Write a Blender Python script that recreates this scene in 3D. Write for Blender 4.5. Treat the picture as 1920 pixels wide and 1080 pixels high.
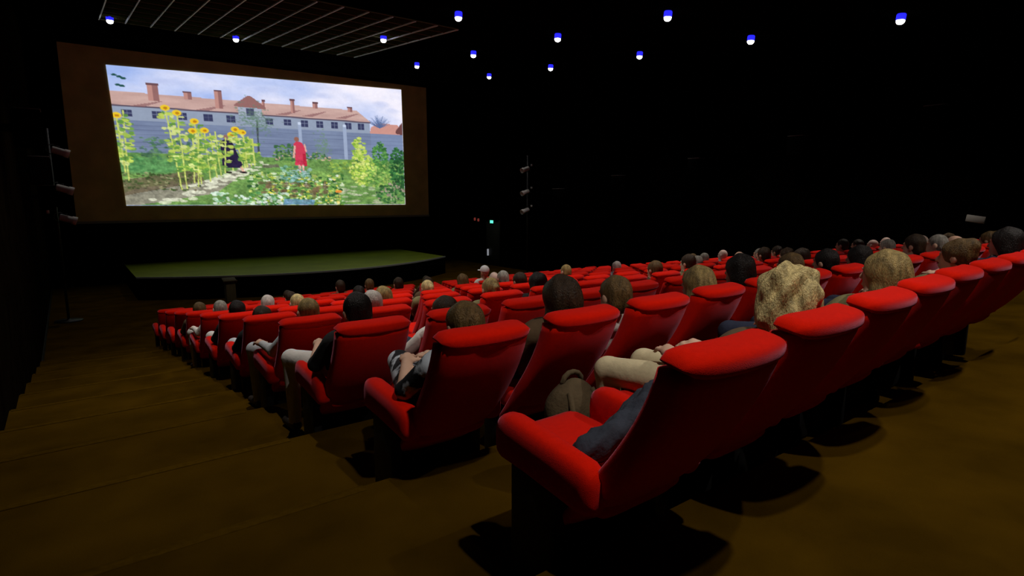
import bpy, bmesh, math, random
import numpy as np
from mathutils import Vector, Matrix

# ------------------------------------------------------------------ reset
for o in list(bpy.data.objects):
    bpy.data.objects.remove(o, do_unlink=True)
scene = bpy.context.scene
COL = scene.collection
rng = random.Random(7)
nrng = np.random.default_rng(11)

# ------------------------------------------------------------------ camera, world, exposure
EYE = 1.35
F_PX = 1100.0
YAW = math.radians(37.0)
PITCH = math.atan((540 - 370) / F_PX)
cam_data = bpy.data.cameras.new('camera')
cam_data.sensor_fit = 'HORIZONTAL'
cam_data.sensor_width = 36.0
cam_data.lens = 36.0 * F_PX / 1920.0
cam_data.clip_start = 0.02
cam_data.clip_end = 200
cam = bpy.data.objects.new('camera', cam_data)
COL.objects.link(cam)
cam.location = (0, 0, EYE)
fwd = Vector((math.sin(YAW) * math.cos(PITCH), math.cos(YAW) * math.cos(PITCH), -math.sin(PITCH)))
cam.rotation_euler = fwd.to_track_quat('-Z', 'Y').to_euler()
scene.camera = cam

world = bpy.data.worlds.new('world')
scene.world = world
world.use_nodes = True
world.node_tree.nodes['Background'].inputs[0].default_value = (0, 0, 0, 1)
world.node_tree.nodes['Background'].inputs[1].default_value = 0.0

vs = scene.view_settings
vs.view_transform = 'Standard'
vs.look = 'None'
vs.exposure = 0.0
vs.gamma = 1.0
vs.use_curve_mapping = False

LAMP_POWER = {0.1: 290.0, 5.14: 350.0, 8.35: 330.0, 11.80: 210.0, 15.68: 170.0, 19.30: 95.0}   # ceiling downlights, watts each, by row
SCREEN_GAIN = 1.0          # radiance of the projected picture

# ------------------------------------------------------------------ hall dimensions
WALL_L, WALL_R = -0.62, 15.5
SCREEN_Y = 25.0
ROWS = 11
STEP_RISE = 0.175
ROW_PITCH = 1.2
def edge(k): return 1.3 + ROW_PITCH * k          # front edge of the step behind row k
def floor_z(k): return -STEP_RISE * k
FRONT_Z = floor_z(ROWS - 1)
def ceil_z(y): return EYE + 3.15 + 0.08 * y

# ------------------------------------------------------------------ helpers
def lin(c):
    return tuple((v / 12.92 if v <= 0.04045 else ((v + 0.055) / 1.055) ** 2.4) for v in c)
def rgb(r, g, b): return lin((r / 255, g / 255, b / 255))

def mat(name, color, rough=0.8, noise=0.0, nscale=40.0, bump=0.0, bscale=200.0, sheen=0.0,
        sheen_tint=(1, 1, 1), metal=0.0, spec=0.3, emit=None, estr=0.0, stretch=None, dark=0.55):
    m = bpy.data.materials.new(name)
    m.use_nodes = True
    nt = m.node_tree
    b = nt.nodes['Principled BSDF']
    b.inputs['Roughness'].default_value = rough
    b.inputs['Metallic'].default_value = metal
    b.inputs['Specular IOR Level'].default_value = spec
    b.inputs['Base Color'].default_value = (*color, 1)
    if sheen:
        b.inputs['Sheen Weight'].default_value = sheen
        b.inputs['Sheen Roughness'].default_value = 0.35
        b.inputs['Sheen Tint'].default_value = (*sheen_tint, 1)
    tc = None
    if noise or bump:
        tc = nt.nodes.new('ShaderNodeTexCoord')
        mp = nt.nodes.new('ShaderNodeMapping')
        if stretch: mp.inputs['Scale'].default_value = stretch
        nt.links.new(tc.outputs['Object'], mp.inputs[0])
    if noise:
        n = nt.nodes.new('ShaderNodeTexNoise')
        n.inputs['Scale'].default_value = nscale
        n.inputs['Detail'].default_value = 4
        nt.links.new(mp.outputs[0], n.inputs['Vector'])
        r = nt.nodes.new('ShaderNodeValToRGB')
        d = 1 - noise * dark
        u = 1 + noise * 0.5
        r.color_ramp.elements[0].position = 0.3
        r.color_ramp.elements[1].position = 0.7
        r.color_ramp.elements[0].color = (color[0] * d, color[1] * d, color[2] * d, 1)
        r.color_ramp.elements[1].color = (color[0] * u, color[1] * u, color[2] * u, 1)
        nt.links.new(n.outputs[0], r.inputs[0])
        nt.links.new(r.outputs[0], b.inputs['Base Color'])
    if bump:
        n2 = nt.nodes.new('ShaderNodeTexNoise')
        n2.inputs['Scale'].default_value = bscale
        n2.inputs['Detail'].default_value = 3
        nt.links.new(mp.outputs[0], n2.inputs['Vector'])
        bp_ = nt.nodes.new('ShaderNodeBump')
        bp_.inputs['Strength'].default_value = bump
        bp_.inputs['Distance'].default_value = 0.01
        nt.links.new(n2.outputs[0], bp_.inputs['Height'])
        nt.links.new(bp_.outputs[0], b.inputs['Normal'])
    if emit:
        b.inputs['Emission Color'].default_value = (*emit, 1)
        b.inputs['Emission Strength'].default_value = estr
    return m

def link(name, me, material=None, parent=None, loc=None, rot=None):
    o = bpy.data.objects.new(name, me)
    COL.objects.link(o)
    if material is not None and me is not None and len(me.materials) == 0:
        me.materials.append(material)
    if parent is not None: o.parent = parent
    if loc is not None: o.location = loc
    if rot is not None: o.rotation_euler = rot
    return o

def tag(o, label, cat, group=None):
    o['label'] = label
    o['category'] = cat
    if group: o['group'] = group
    return o

def empty(name, loc, rz=0.0):
    o = bpy.data.objects.new(name, None)
    o.empty_display_size = 0.1
    COL.objects.link(o)
    o.location = loc
    o.rotation_euler = (0, 0, rz)
    return o

def mesh_from(name, verts, faces, smooth=False):
    me = bpy.data.meshes.new(name)
    me.from_pydata([tuple(v) for v in verts], [], faces)
    me.update()
    if smooth: me.shade_smooth()
    return me

def box_mesh(name, x0, x1, y0, y1, z0, z1, bevel=0.0, seg=2):
    bm = bmesh.new()
    vs_ = [bm.verts.new((x, y, z)) for z in (z0, z1) for y in (y0, y1) for x in (x0, x1)]
    for f in ((0, 2, 3, 1), (4, 5, 7, 6), (0, 1, 5, 4), (2, 6, 7, 3), (0, 4, 6, 2), (1, 3, 7, 5)):
        bm.faces.new([vs_[i] for i in f])
    if bevel:
        bmesh.ops.bevel(bm, geom=list(bm.edges), offset=bevel, segments=seg, affect='EDGES', profile=0.5)
    bmesh.ops.recalc_face_normals(bm, faces=list(bm.faces))
    me = bpy.data.meshes.new(name)
    bm.to_mesh(me); bm.free()
    if bevel: me.shade_smooth()
    return me

def loft(name, rings, cap=True, smooth=True):
    """rings: list of equal-length closed loops of 3-D points"""
    n = len(rings[0])
    verts = [p for r in rings for p in r]
    faces = []
    for i in range(len(rings) - 1):
        for j in range(n):
            a = i * n + j; b = i * n + (j + 1) % n
            faces.append((a, b, b + n, a + n))
    if cap:
        c0 = len(verts); verts.append(tuple(np.mean(np.array(rings[0]), axis=0)))
        c1 = len(verts); verts.append(tuple(np.mean(np.array(rings[-1]), axis=0)))
        for j in range(n):
            faces.append((c0, (j + 1) % n, j))
            m = (len(rings) - 1) * n
            faces.append((c1, m + j, m + (j + 1) % n))
    me = mesh_from(name, verts, faces, smooth)
    bm = bmesh.new(); bm.from_mesh(me)
    bmesh.ops.recalc_face_normals(bm, faces=list(bm.faces))
    bm.to_mesh(me); bm.free()
    return me

def sq_loop(a, b, n=20, p=4.0):
    """super-ellipse loop with half sizes a, b"""
    out = []
    for i in range(n):
        t = 2 * math.pi * (i + 0.5) / n
        c, s = math.cos(t), math.sin(t)
        out.append((a * math.copysign(abs(c) ** (2 / p), c), b * math.copysign(abs(s) ** (2 / p), s)))
    return out

def tube(name, pts, r, n=10, smooth=True):
    rings = []
    P = [Vector(p) for p in pts]
    for i, p in enumerate(P):
        d = (P[min(i + 1, len(P) - 1)] - P[max(i - 1, 0)]).normalized()
        q = d.to_track_quat('Z', 'Y')
        rr = r[i] if isinstance(r, (list, tuple)) else r
        rings.append([tuple(p + q @ Vector((rr * math.cos(2 * math.pi * j / n), rr * math.sin(2 * math.pi * j / n), 0))) for j in range(n)])
    return loft(name, rings, True, smooth)

def lathe(name, prof, n=20):
    rings = [[(r * math.cos(2 * math.pi * j / n), r * math.sin(2 * math.pi * j / n), z) for j in range(n)] for r, z in prof]
    return loft(name, rings)

# ------------------------------------------------------------------ materials
M = {}
M['carpet'] = mat('carpet', (0.048, 0.0245, 0.0012), 1.0, noise=0.55, nscale=2.2, bump=0.35, bscale=260, spec=0.0)
M['step_nosing'] = mat('step_nosing', (0.056, 0.029, 0.0015), 1.0, noise=0.4, nscale=30, spec=0.0)
M['wall'] = mat('wall_fabric', (0.006, 0.004, 0.002), 1.0, noise=0.6, nscale=3, spec=0.0)
M['wall_dark'] = mat('wall_dark_fabric', (0.0008, 0.0006, 0.0005), 1.0, noise=0.5, nscale=3, spec=0.0)
M['ceiling'] = mat('ceiling_paint', (0.0012, 0.0012, 0.001), 1.0, spec=0.0)
M['tile'] = mat('ceiling_tile', (0.030, 0.032, 0.010), 1.0, noise=0.4, nscale=8, spec=0.0)
M['bar'] = mat('ceiling_bar', (0.90, 0.92, 0.90), 0.5)
M['bar_thin'] = mat('ceiling_cross_bar', (0.13, 0.12, 0.05), 0.8, spec=0.1)
M['red'] = mat('red_velour', (0.60, 0.0085, 0.0008), 0.9, noise=0.12, nscale=60, bump=0.25, bscale=420,
               sheen=0.32, sheen_tint=(1.0, 0.50, 0.72), spec=0.03)
M['black'] = mat('black_plastic', (0.006, 0.005, 0.005), 0.6)
M['steel'] = mat('dark_steel', (0.03, 0.03, 0.032), 0.5, metal=0.5)
M['speaker'] = mat('speaker_case', (0.0025, 0.002, 0.002), 0.95, spec=0.0)
M['lit_top'] = mat('speaker_lit_top', (0.085, 0.075, 0.072), 0.8)  # paler plate stands for light falling on the case top
M['grille'] = mat('speaker_grille', (0.0015, 0.0015, 0.0015), 0.95, bump=0.4, bscale=120, spec=0.0)
M['white_metal'] = mat('lamp_can', (0.62, 0.60, 0.58), 0.5)
M['frame'] = mat('screen_border', (0.80, 0.60, 0.22), 1.0, noise=0.3, nscale=1.2, spec=0.0)
M['stage'] = mat('stage_green_spill', (0.15, 0.19, 0.006), 0.6, noise=0.3, nscale=1.5, spec=0.3)  # the screen's green spill is mixed into the base colour
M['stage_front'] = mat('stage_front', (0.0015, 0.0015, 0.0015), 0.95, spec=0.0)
M['lens'] = mat('lamp_lens', (1, 1, 1), 0.4, emit=(1, 1, 1), estr=10)
M['blue'] = mat('lamp_blue_fringe', (0.05, 0.05, 0.9), 0.4, emit=(0.02, 0.02, 1.0), estr=1.3)  # glowing ring added for the camera lens's blue colour fringe
M['exit'] = mat('exit_sign_face', (0.1, 0.7, 0.5), 0.4, emit=(0.10, 0.85, 0.55), estr=1.6)
M['red_led'] = mat('red_pilot_lamp', (0.3, 0.02, 0.02), 0.4, emit=(0.5, 0.08, 0.06), estr=0.25)
M['glowing_strip'] = mat('glowing_strip', (0.5, 0.5, 0.55), 0.5, emit=(0.6, 0.62, 0.7), estr=0.35)  # emission stands in for light caught on the door handle
M['plate'] = mat('pale_plate', (0.30, 0.28, 0.25), 0.7)
M['trim'] = mat('stage_trim', (0.26, 0.28, 0.27), 0.6)
M['door'] = mat('door_paint', (0.01, 0.008, 0.007), 0.7)
M['wood'] = mat('lectern_wood', (0.035, 0.026, 0.006), 0.8, noise=0.5, nscale=6, stretch=(8, 8, 1))
M['skin'] = mat('skin', (0.55, 0.30, 0.19), 0.55, noise=0.15, nscale=12)
M['shoe'] = mat('shoe_leather', (0.02, 0.015, 0.012), 0.5)
M['jacket'] = mat('navy_denim', (0.032, 0.038, 0.055), 0.9, noise=0.5, nscale=7, bump=0.4, bscale=60)
M['bag'] = mat('brown_canvas', (0.085, 0.058, 0.028), 0.9, noise=0.6, nscale=9, bump=0.4, bscale=70)
M['cap'] = mat('white_cap_cloth', (0.75, 0.72, 0.7), 0.8)

def hair_mat(name, c, noise=0.7):
    return mat(name, c, 0.42, noise=noise, nscale=14, bump=0.9, bscale=70, spec=0.22, stretch=(3, 3, 1), dark=0.8)
HAIR = {
    'black': hair_mat('hair_black', (0.010, 0.007, 0.006)),
    'darkbrown': hair_mat('hair_dark_brown', (0.035, 0.020, 0.010)),
    'brown': hair_mat('hair_brown', (0.13, 0.078, 0.028)),
    'blond': hair_mat('hair_blond', (0.55, 0.43, 0.19)),
    'darkblond': hair_mat('hair_dark_blond', (0.30, 0.215, 0.08)),
    'grey': hair_mat('hair_grey', (0.30, 0.28, 0.24)),
    'white': hair_mat('hair_white', (0.58, 0.53, 0.48), 0.4),
}
def cloth(name, c, noise=0.3, nscale=12, dark=0.55):
    return mat(name, c, 0.9, noise=noise, nscale=nscale, bump=0.35, bscale=25, dark=dark)
CLOTH = {
    'white': cloth('cloth_white', (0.66, 0.62, 0.58), 0.15),
    'cream': cloth('cloth_cream', (0.62, 0.53, 0.33), 0.15),
    'grey': cloth('cloth_grey', (0.22, 0.23, 0.25)),
    'black': cloth('cloth_black', (0.008, 0.008, 0.009)),
    'navy': cloth('cloth_navy', (0.02, 0.025, 0.05)),
    'olive': cloth('cloth_olive', (0.16, 0.14, 0.06)),
    'brown': cloth('cloth_brown', (0.10, 0.06, 0.03)),
    'patterned': cloth('cloth_patterned', (0.30, 0.33, 0.38), 1.0, 9, 0.98),
    'lightgrey': cloth('cloth_light_grey', (0.45, 0.46, 0.48)),
}

for nd in CLOTH['patterned'].node_tree.nodes:
    if nd.type == 'VALTORGB':
        nd.color_ramp.elements[0].position = 0.46; nd.color_ramp.elements[1].position = 0.52
        nd.color_ramp.elements[0].color = (0.008, 0.009, 0.012, 1); nd.color_ramp.elements[1].color = (0.44, 0.48, 0.54, 1)

# ================================================================== THE SETTING
def struct(o):
    o['kind'] = 'structure'
    return o

# floor: the flat front part, each broad step a piece of it
floor = struct(link('floor', box_mesh('floor', WALL_L, WALL_R, edge(ROWS - 1), SCREEN_Y + 0.4, FRONT_Z - 0.3, FRONT_Z), M['carpet']))
for k in range(-1, ROWS - 1):
    y0 = -4.0 if k == -1 else edge(k)
    y1 = edge(k + 1)
    z = floor_z(k)
    s = link('step', box_mesh('step', WALL_L, WALL_R, y0, y1, FRONT_Z - 0.3, z, bevel=0.0), M['carpet'], floor)
    link('step_nosing', box_mesh('step_nosing', WALL_L + 0.01, 1.0, y1 - 0.05, y1 + 0.006, z - 0.03, z + 0.005, 0.002, 1), M['step_nosing'], s)
H_TOP = 7.2
struct(link('wall_left', box_mesh('wall_left', WALL_L - 0.3, WALL_L, -4.0, SCREEN_Y + 0.6, FRONT_Z - 0.3, H_TOP), M['wall']))
struct(link('wall_right', box_mesh('wall_right', WALL_R, WALL_R + 0.3, -4.0, SCREEN_Y + 0.6, FRONT_Z - 0.3, H_TOP), M['wall_dark']))
struct(link('wall_front', box_mesh('wall_front', WALL_L, WALL_R, SCREEN_Y + 0.3, SCREEN_Y + 0.6, FRONT_Z - 0.3, H_TOP), M['wall_dark']))
struct(link('wall_back', box_mesh('wall_back', WALL_L, WALL_R, -4.3, -4.0, FRONT_Z - 0.3, H_TOP), M['wall_dark']))
struct(link('baseboard_left', box_mesh('baseboard_left', WALL_L, WALL_L + 0.015, edge(ROWS - 1), SCREEN_Y + 0.3, FRONT_Z, FRONT_Z + 0.12), M['black']))

cv = [(WALL_L, -4, ceil_z(-4)), (WALL_R, -4, ceil_z(-4)), (WALL_R, SCREEN_Y + .3, ceil_z(SCREEN_Y + .3)), (WALL_L, SCREEN_Y + .3, ceil_z(SCREEN_Y + .3))]
cv += [(x, y, z + 0.2) for x, y, z in cv]
ceiling = struct(link('ceiling', mesh_from('ceiling', cv, [(0, 3, 2, 1), (4, 5, 6, 7), (0, 1, 5, 4), (1, 2, 6, 5), (2, 3, 7, 6), (3, 0, 4, 7)]), M['ceiling']))

# suspended tiled field of the ceiling in front of the screen: tiles, long bright bars, thin cross bars
GX0, GDX, GNX = 1.165, 0.593, 12
GY0, GDY, GNY = 13.23, 0.667, 10
tilt = math.atan(0.08)
tile_me = box_mesh('tile', -GDX / 2 + .012, GDX / 2 - .012, -GDY / 2 + .012, GDY / 2 - .012, -0.012, 0.012, 0.004, 1)
bar_me = box_mesh('runner_bar', -0.014, 0.014, -GDY * GNY / 2, GDY * GNY / 2, -0.03, 0.0)
cross_me = box_mesh('cross_bar', -GDX * GNX / 2, GDX * GNX / 2, -0.010, 0.010, -0.016, 0.0)
def on_ceiling(x, y, dz): return (x, y, ceil_z(y) + dz)
for i in range(GNX):
    for j in range(GNY):
        link('ceiling_tile', tile_me, M['tile'], ceiling, on_ceiling(GX0 + (i + .5) * GDX, GY0 + (j + .5) * GDY, -0.02), (tilt, 0, 0))
for i in range(GNX + 1):
    link('runner_bar', bar_me, M['bar'], ceiling, on_ceiling(GX0 + i * GDX, GY0 + GNY * GDY / 2, -0.03), (tilt, 0, 0))
for j in range(GNY + 1):
    link('cross_bar', cross_me, M['bar_thin'], ceiling, on_ceiling(GX0 + GNX * GDX / 2, GY0 + j * GDY, -0.03), (tilt, 0, 0))

# ------------------------------------------------------------------ stage
ns = 24
top, bot = [], []
def stage_y(x):
    t = (x - 6.9) / 5.4
    return 19.0 + 1.9 * t * t
ST_Z = EYE - 2.4
xs = [1.5 + (12.3 - 1.5) * i / ns for i in range(ns + 1)]
v = []; f = []
for i, x in enumerate(xs):
    v += [(x, stage_y(x), ST_Z), (x, SCREEN_Y + .25, ST_Z), (x, stage_y(x), FRONT_Z), (x, SCREEN_Y + .25, FRONT_Z)]
for i in range(ns):
    a = 4 * i; b = a + 4
    f += [(a, b, b + 1, a + 1), (a + 2, b + 2, b, a), (a + 3, a + 1, b + 1, b + 3)]
f += [(0, 1, 3, 2), (4 * ns, 4 * ns + 2, 4 * ns + 3, 4 * ns + 1)]
me = mesh_from('stage', v, f)
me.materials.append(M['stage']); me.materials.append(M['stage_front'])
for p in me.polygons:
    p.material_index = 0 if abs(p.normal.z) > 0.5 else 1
stage = tag(link('stage', me), 'low black-fronted stage below the screen, its top coloured with green screen spill', 'stage')
lip = []
for x in xs:
    y = stage_y(x)
    lip.append([(x, y - .03, ST_Z - .04), (x, y + .03, ST_Z - .04), (x, y + .03, ST_Z + .012), (x, y - .03, ST_Z + .012)])
link('edge_trim', loft('edge_trim', lip, True, False), M['trim'], stage)

# ------------------------------------------------------------------ cinema screen with the projected picture
FX0, FX1 = 0.25, 13.85
FZ0, FZ1 = EYE - 0.84, EYE + 5.02
screen = empty('cinema_screen', (7.05, SCREEN_Y, FZ0))
tag(screen, 'huge cinema screen showing a garden with sunflowers, tan unlit border around the picture', 'screen')
def sx(x): return x - 7.05
link('border', box_mesh('border', sx(FX0), sx(FX1), 0.0, 0.12, 0, FZ1 - FZ0), M['frame'], screen)
link('backing_frame', box_mesh('backing_frame', sx(FX0) + .2, sx(FX1) - .2, 0.12, 0.26, .2, FZ1 - FZ0 - .2), M['black'], screen)
bar_b = link('bottom_rail', box_mesh('bottom_rail', sx(FX0), sx(FX1), -0.04, 0.0, -0.06, 0.02), M['plate'], screen)

# picture corners on the screen plane (slightly keystoned projection)
PC = {'tl': (1.53, EYE + 4.46), 'tr': (12.57, EYE + 4.80), 'br': (12.62, EYE - .33), 'bl': (1.72, EYE - .29)}

def paint_garden(nx, nz):
    """RGB (sRGB 0..1) image of a generic garden, painted with numpy; returned rows run top to bottom.
       Drawing coordinates: u 0..1476, w 0..690 (width, height of the picture)."""
    W, H = 1476.0, 690.0
    U, V = np.meshgrid(np.linspace(0, W, nx), np.linspace(0, H, nz))
    img = np.zeros((nz, nx, 3))
    r = np.random.default_rng(5)
    def noise(scale, seed, ax=1.0, ay=1.0, octaves=4):
        q = np.random.default_rng(seed); out = np.zeros_like(U); amp = 1.0; tot = 0
        for o in range(octaves):
            gx = int(W / (scale * ax)) + 3; gy = int(H / (scale * ay)) + 3
            g = q.random((gy, gx))
            fx = U / (scale * ax); fy = V / (scale * ay)
            ix = fx.astype(int); iy = fy.astype(int)
            tx = fx - ix; ty = fy - iy
            tx = tx * tx * (3 - 2 * tx); ty = ty * ty * (3 - 2 * ty)
            ix = np.clip(ix, 0, gx - 2); iy = np.clip(iy, 0, gy - 2)
            n = (g[iy, ix] * (1 - tx) + g[iy, ix + 1] * tx) * (1 - ty) + (g[iy + 1, ix] * (1 - tx) + g[iy + 1, ix + 1] * tx) * ty
            out += amp * n; tot += amp; amp *= 0.55; scale *= 0.5
        return out / tot
    def C(c): return np.array(c) / 255.0
    def mix(mask, c, a=1.0):
        m = (np.clip(mask, 0, 1) * a)[..., None]
        img[:] = img * (1 - m) + (C(c) if not isinstance(c, np.ndarray) else c) * m
    def poly(pts):
        m = np.zeros(U.shape, bool)
        n = len(pts)
        for i in range(n):
            x1, y1 = pts[i]; x2, y2 = pts[(i + 1) % n]
            if y1 == y2: continue
            c = ((V >= min(y1, y2)) & (V < max(y1, y2)))
            xi = x1 + (V - y1) * (x2 - x1) / (y2 - y1)
            m ^= c & (U < xi)
        return m.astype(float)
    def ell(cx, cy, a, b, soft=0.25):
        d = ((U - cx) / a) ** 2 + ((V - cy) / b) ** 2
        return np.clip((1 - d) / soft, 0, 1)
    def line(x1, y1, x2, y2, w):
        dx, dy = x2 - x1, y2 - y1; L2 = dx * dx + dy * dy + 1e-9
        t = np.clip(((U - x1) * dx + (V - y1) * dy) / L2, 0, 1)
        d = np.hypot(U - x1 - t * dx, V - y1 - t * dy)
        return np.clip(w - d + 0.8, 0, 1)
    # sky and cloud
    n1 = noise(260, 1, 1.6, 0.8); n2 = noise(70, 2, 2.0, 0.8)
    g = np.clip(0.15 + 0.75 * U / W + 1.3 * (n1 - 0.5) + 0.5 * (n2 - .5), 0, 1)[..., None]
    img[:] = C((158, 182, 238)) * (1 - g) + C((246, 242, 255)) * g
    for cx, cy, a_, b_ in ((1340, 95, 60, 22), (1410, 130, 50, 20), (1000, 70, 60, 18), (700, 60, 90, 16), (220, 60, 120, 20)):
        mix(ell(cx, cy, a_, b_, 1.0) * np.clip(n2 * 2 - .4, 0, 1), (176, 188, 232), .6)
    # far roof and bare tree at right
    mix(poly([(1270, 232), (1320, 205), (1440, 210), (1476, 245), (1476, 270), (1260, 270)]), (206, 150, 140))
    mix(poly([(1430, 245), (1476, 190), (1476, 270), (1430, 262)]), (110, 70, 70))
    for _ in range(140):
        a = r.uniform(-2.7, -.4); L = r.uniform(30, 90)
        mix(line(1325, 235, 1325 + L * math.cos(a), 235 + L * .85 * math.sin(a), .7), (85, 105, 150), .5)
    # long building: wall, windows, roof
    mix(poly([(0, 190), (1262, 205), (1262, 290), (0, 290)]), (148, 160, 182))
    wx = [55, 175, 285, 400, 505, 695, 788, 880, 965, 1050, 1130, 1208]
    for i, x in enumerate(wx):
        y = 226 + 6 * (x / 1200)
        mix(poly([(x - 20, y - 17), (x + 20, y - 17), (x + 20, y + 18), (x - 20, y + 18)]), (58, 62, 96))
        mix(line(x, y - 17, x, y + 18, 1.2), (130, 140, 165), .7)
        mix(line(x - 20, y, x + 20, y, 1.2), (130, 140, 165), .7)
    mix(poly([(0, 122), (1185, 140), (1266, 200), (1266, 206), (0, 190)]), (208, 174, 166))
    mix(poly([(0, 122), (1185, 140), (1266, 200), (1266, 206), (0, 190)]) * np.clip(noise(60, 8, 3, .5) * 1.6 - .4, 0, 1), (172, 136, 132), .7)
    mix(line(0, 190, 1266, 206, 3.5), (92, 80, 96))
    for x in (200, 480, 860, 1000, 1190):        # cast shade of the stacks on the roof
        mix(poly([(x, 158), (x + 12, 158), (x - 70, 190), (x - 130, 190)]), (140, 98, 100), .7)
    for x, y0, y1, w in ((172, 78, 160, 48), (318, 104, 142, 34), (456, 86, 178, 34), (672, 120, 150, 14), (822, 106, 176, 22), (946, 112, 146, 28), (1146, 126, 150, 28)):
        mix(poly([(x - w / 2, y0), (x + w / 2, y0), (x + w / 2, y1), (x - w / 2, y1)]), (190, 140, 132))
        mix(poly([(x, y0), (x + w / 2, y0), (x + w / 2, y1), (x, y1)]), (140, 98, 98), .8)
        mix(poly([(x - w / 2 - 2, y0 - 5), (x + w / 2 + 2, y0 - 5), (x + w / 2 + 2, y0 + 5), (x - w / 2 - 2, y0 + 5)]), (110, 78, 84))
    mix(poly([(545, 150), (660, 150), (660, 205), (545, 205)]), (168, 176, 196))
    mix(poly([(582, 165), (622, 165), (622, 205), (582, 205)]), (70, 74, 104))
    mix(poly([(528, 150), (595, 100), (610, 100), (682, 155), (682, 166), (528, 160)]), (150, 106, 104))
    # concrete wall
    wallm = poly([(0, 262), (W, 268), (W, 432), (0, 424)])
    mix(wallm, (128, 142, 172))
    mix(wallm * np.clip(noise(50, 3, 4, .5) * 1.8 - .5, 0, 1), (104, 116, 148), .8)
    for y in range(285, 430, 21):
        mix(line(0, y, W, y + 5, .9), (92, 102, 132), .55)
    for x in (852, 1108):
        mix(poly([(x - 9, 235), (x + 9, 235), (x + 9, 430), (x - 9, 430)]), (158, 172, 200))
        mix(ell(x, 232, 10, 9), (200, 212, 235))
    mix(poly([(1266, 268), (W, 268), (W, 425), (1266, 425)]), (128, 146, 186), .4)
    # thin trees before the wall
    mix(line(632, 235, 626, 420, 4), (70, 78, 84))
    for _ in range(260):
        mix(ell(r.normal(622, 45), r.normal(225, 38), r.uniform(3, 10), r.uniform(2, 6)), (100, 130, 110), .45)
    for _ in range(120):
        mix(ell(r.normal(975, 24), r.normal(360, 42), r.uniform(3, 9), r.uniform(3, 7)), (110, 140, 120), .5)
    # ground
    gm = poly([(0, 420), (W, 428), (W, H), (0, H)])
    mix(gm, (108, 148, 80))
    gn = noise(40, 4, 2.2, .6); gn2 = noise(14, 6, 2.0, .7, 3)
    mix(gm * np.clip(gn * 3 - 1.35, 0, 1), (140, 180, 92), .8)
    mix(gm * np.clip(gn2 * 3 - 1.7, 0, 1), (58, 98, 52), .75)
    mix(poly([(60, 600), (430, 545), (560, 470), (610, 455), (560, 500), (400, 625), (40, 690), (0, 690), (0, 625)]), (150, 140, 132), .85)
    mix(poly([(0, 560), (330, 500), (350, 560), (60, 625), (0, 640)]), (104, 92, 72), .8)
    mix(ell(110, 485, 190, 52, .6), (92, 150, 92), .8)
    mix(ell(110, 470, 190, 60, .6) * np.clip(gn2 * 3 - 1.4, 0, 1), (60, 112, 66), .7)
    mix(poly([(640, 470), (720, 462), (730, 480), (640, 484)]), (104, 100, 90), .8)
    for _ in range(70):                            # flat stepping stones
        t = r.random(); x = 150 + t * 520 + r.normal(0, 45) * (1.2 - t); y = 672 - t * 210 + r.normal(0, 12)
        if y > 650 or x > 250:
            mix(ell(x, y, r.uniform(14, 32) * (1.3 - .6 * t), r.uniform(5, 9) * (1.3 - .7 * t)), (218, 220, 196), .8)
    for _ in range(30):
        mix(ell(r.uniform(1060, 1400), r.uniform(575, 680), r.uniform(14, 34), r.uniform(4, 8)), (210, 205, 190), .5)
    def blob_field(n, xr, yr, cols, s=(6, 16), a=.85):
        for _ in range(n):
            c = cols[r.integers(len(cols))]
            x, y = r.uniform(*xr), r.uniform(*yr)
            mix(ell(x, y, r.uniform(*s), r.uniform(s[0] * .5, s[1] * .6)), c, a)
    GREEN = [(60, 112, 52), (96, 150, 70), (140, 184, 92), (190, 204, 110), (44, 84, 50), (210, 226, 190)]
    blob_field(130, (0, 330), (520, 610), [(70, 90, 50), (110, 100, 80), (150, 150, 110), (60, 80, 44)], (4, 12))
    # border plants along the wall
    blob_field(120, (700, 1010), (395, 440), [(70, 118, 66), (110, 150, 90), (60, 96, 60), (200, 170, 150)], (5, 15))
    blob_field(70, (710, 820), (350, 430), [(70, 118, 66), (110, 150, 80), (56, 96, 60)], (5, 14))
    # vegetable bed
    blob_field(520, (560, 1080), (510, 690), GREEN, (5, 17))
    blob_field(130, (640, 1060), (520, 680), [(214, 206, 80), (232, 216, 130), (170, 190, 70), (226, 240, 220)], (4, 12))
    blob_field(60, (620, 980), (560, 640), [(96, 78, 62), (128, 104, 80)], (8, 22), .6)
    blob_field(90, (380, 760), (620, 690), [(200, 226, 206), (150, 196, 160), (90, 150, 90), (226, 236, 226)], (6, 16))
    blob_field(60, (730, 900), (470, 560), [(110, 160, 140), (150, 190, 170), (70, 120, 90)], (6, 16))
    mix(poly([(740, 655), (910, 660), (900, 690), (730, 690)]), (96, 140, 190), .75)
    mix(ell(1050, 612, 22, 9), (222, 140, 60))
    blob_field(60, (1000, 1130), (440, 500), [(150, 180, 80), (110, 150, 70)], (5, 14))
    # three shrubs at right
    def shrub(cx, cy, a, b, cols, n):
        for _ in range(n):
            t = r.uniform(0, 2 * math.pi); q = math.sqrt(r.random())
            mix(ell(cx + a * q * math.cos(t), cy + b * q * math.sin(t), r.uniform(5, 14), r.uniform(4, 10)), cols[r.integers(len(cols))], .85)
    YG = [(196, 216, 96), (160, 196, 76), (130, 172, 64), (216, 226, 128)]
    shrub(1190, 365, 42, 70, YG, 120); shrub(1205, 480, 82, 95, YG, 220)
    shrub(1320, 400, 48, 85, [(70, 130, 64), (110, 166, 84), (50, 100, 52)], 150)
    shrub(1310, 520, 90, 70, [(120, 170, 80), (80, 130, 60), (170, 196, 100)], 130)
    shrub(1440, 470, 62, 125, [(44, 96, 52), (70, 130, 70), (34, 74, 44)], 240)
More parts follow.
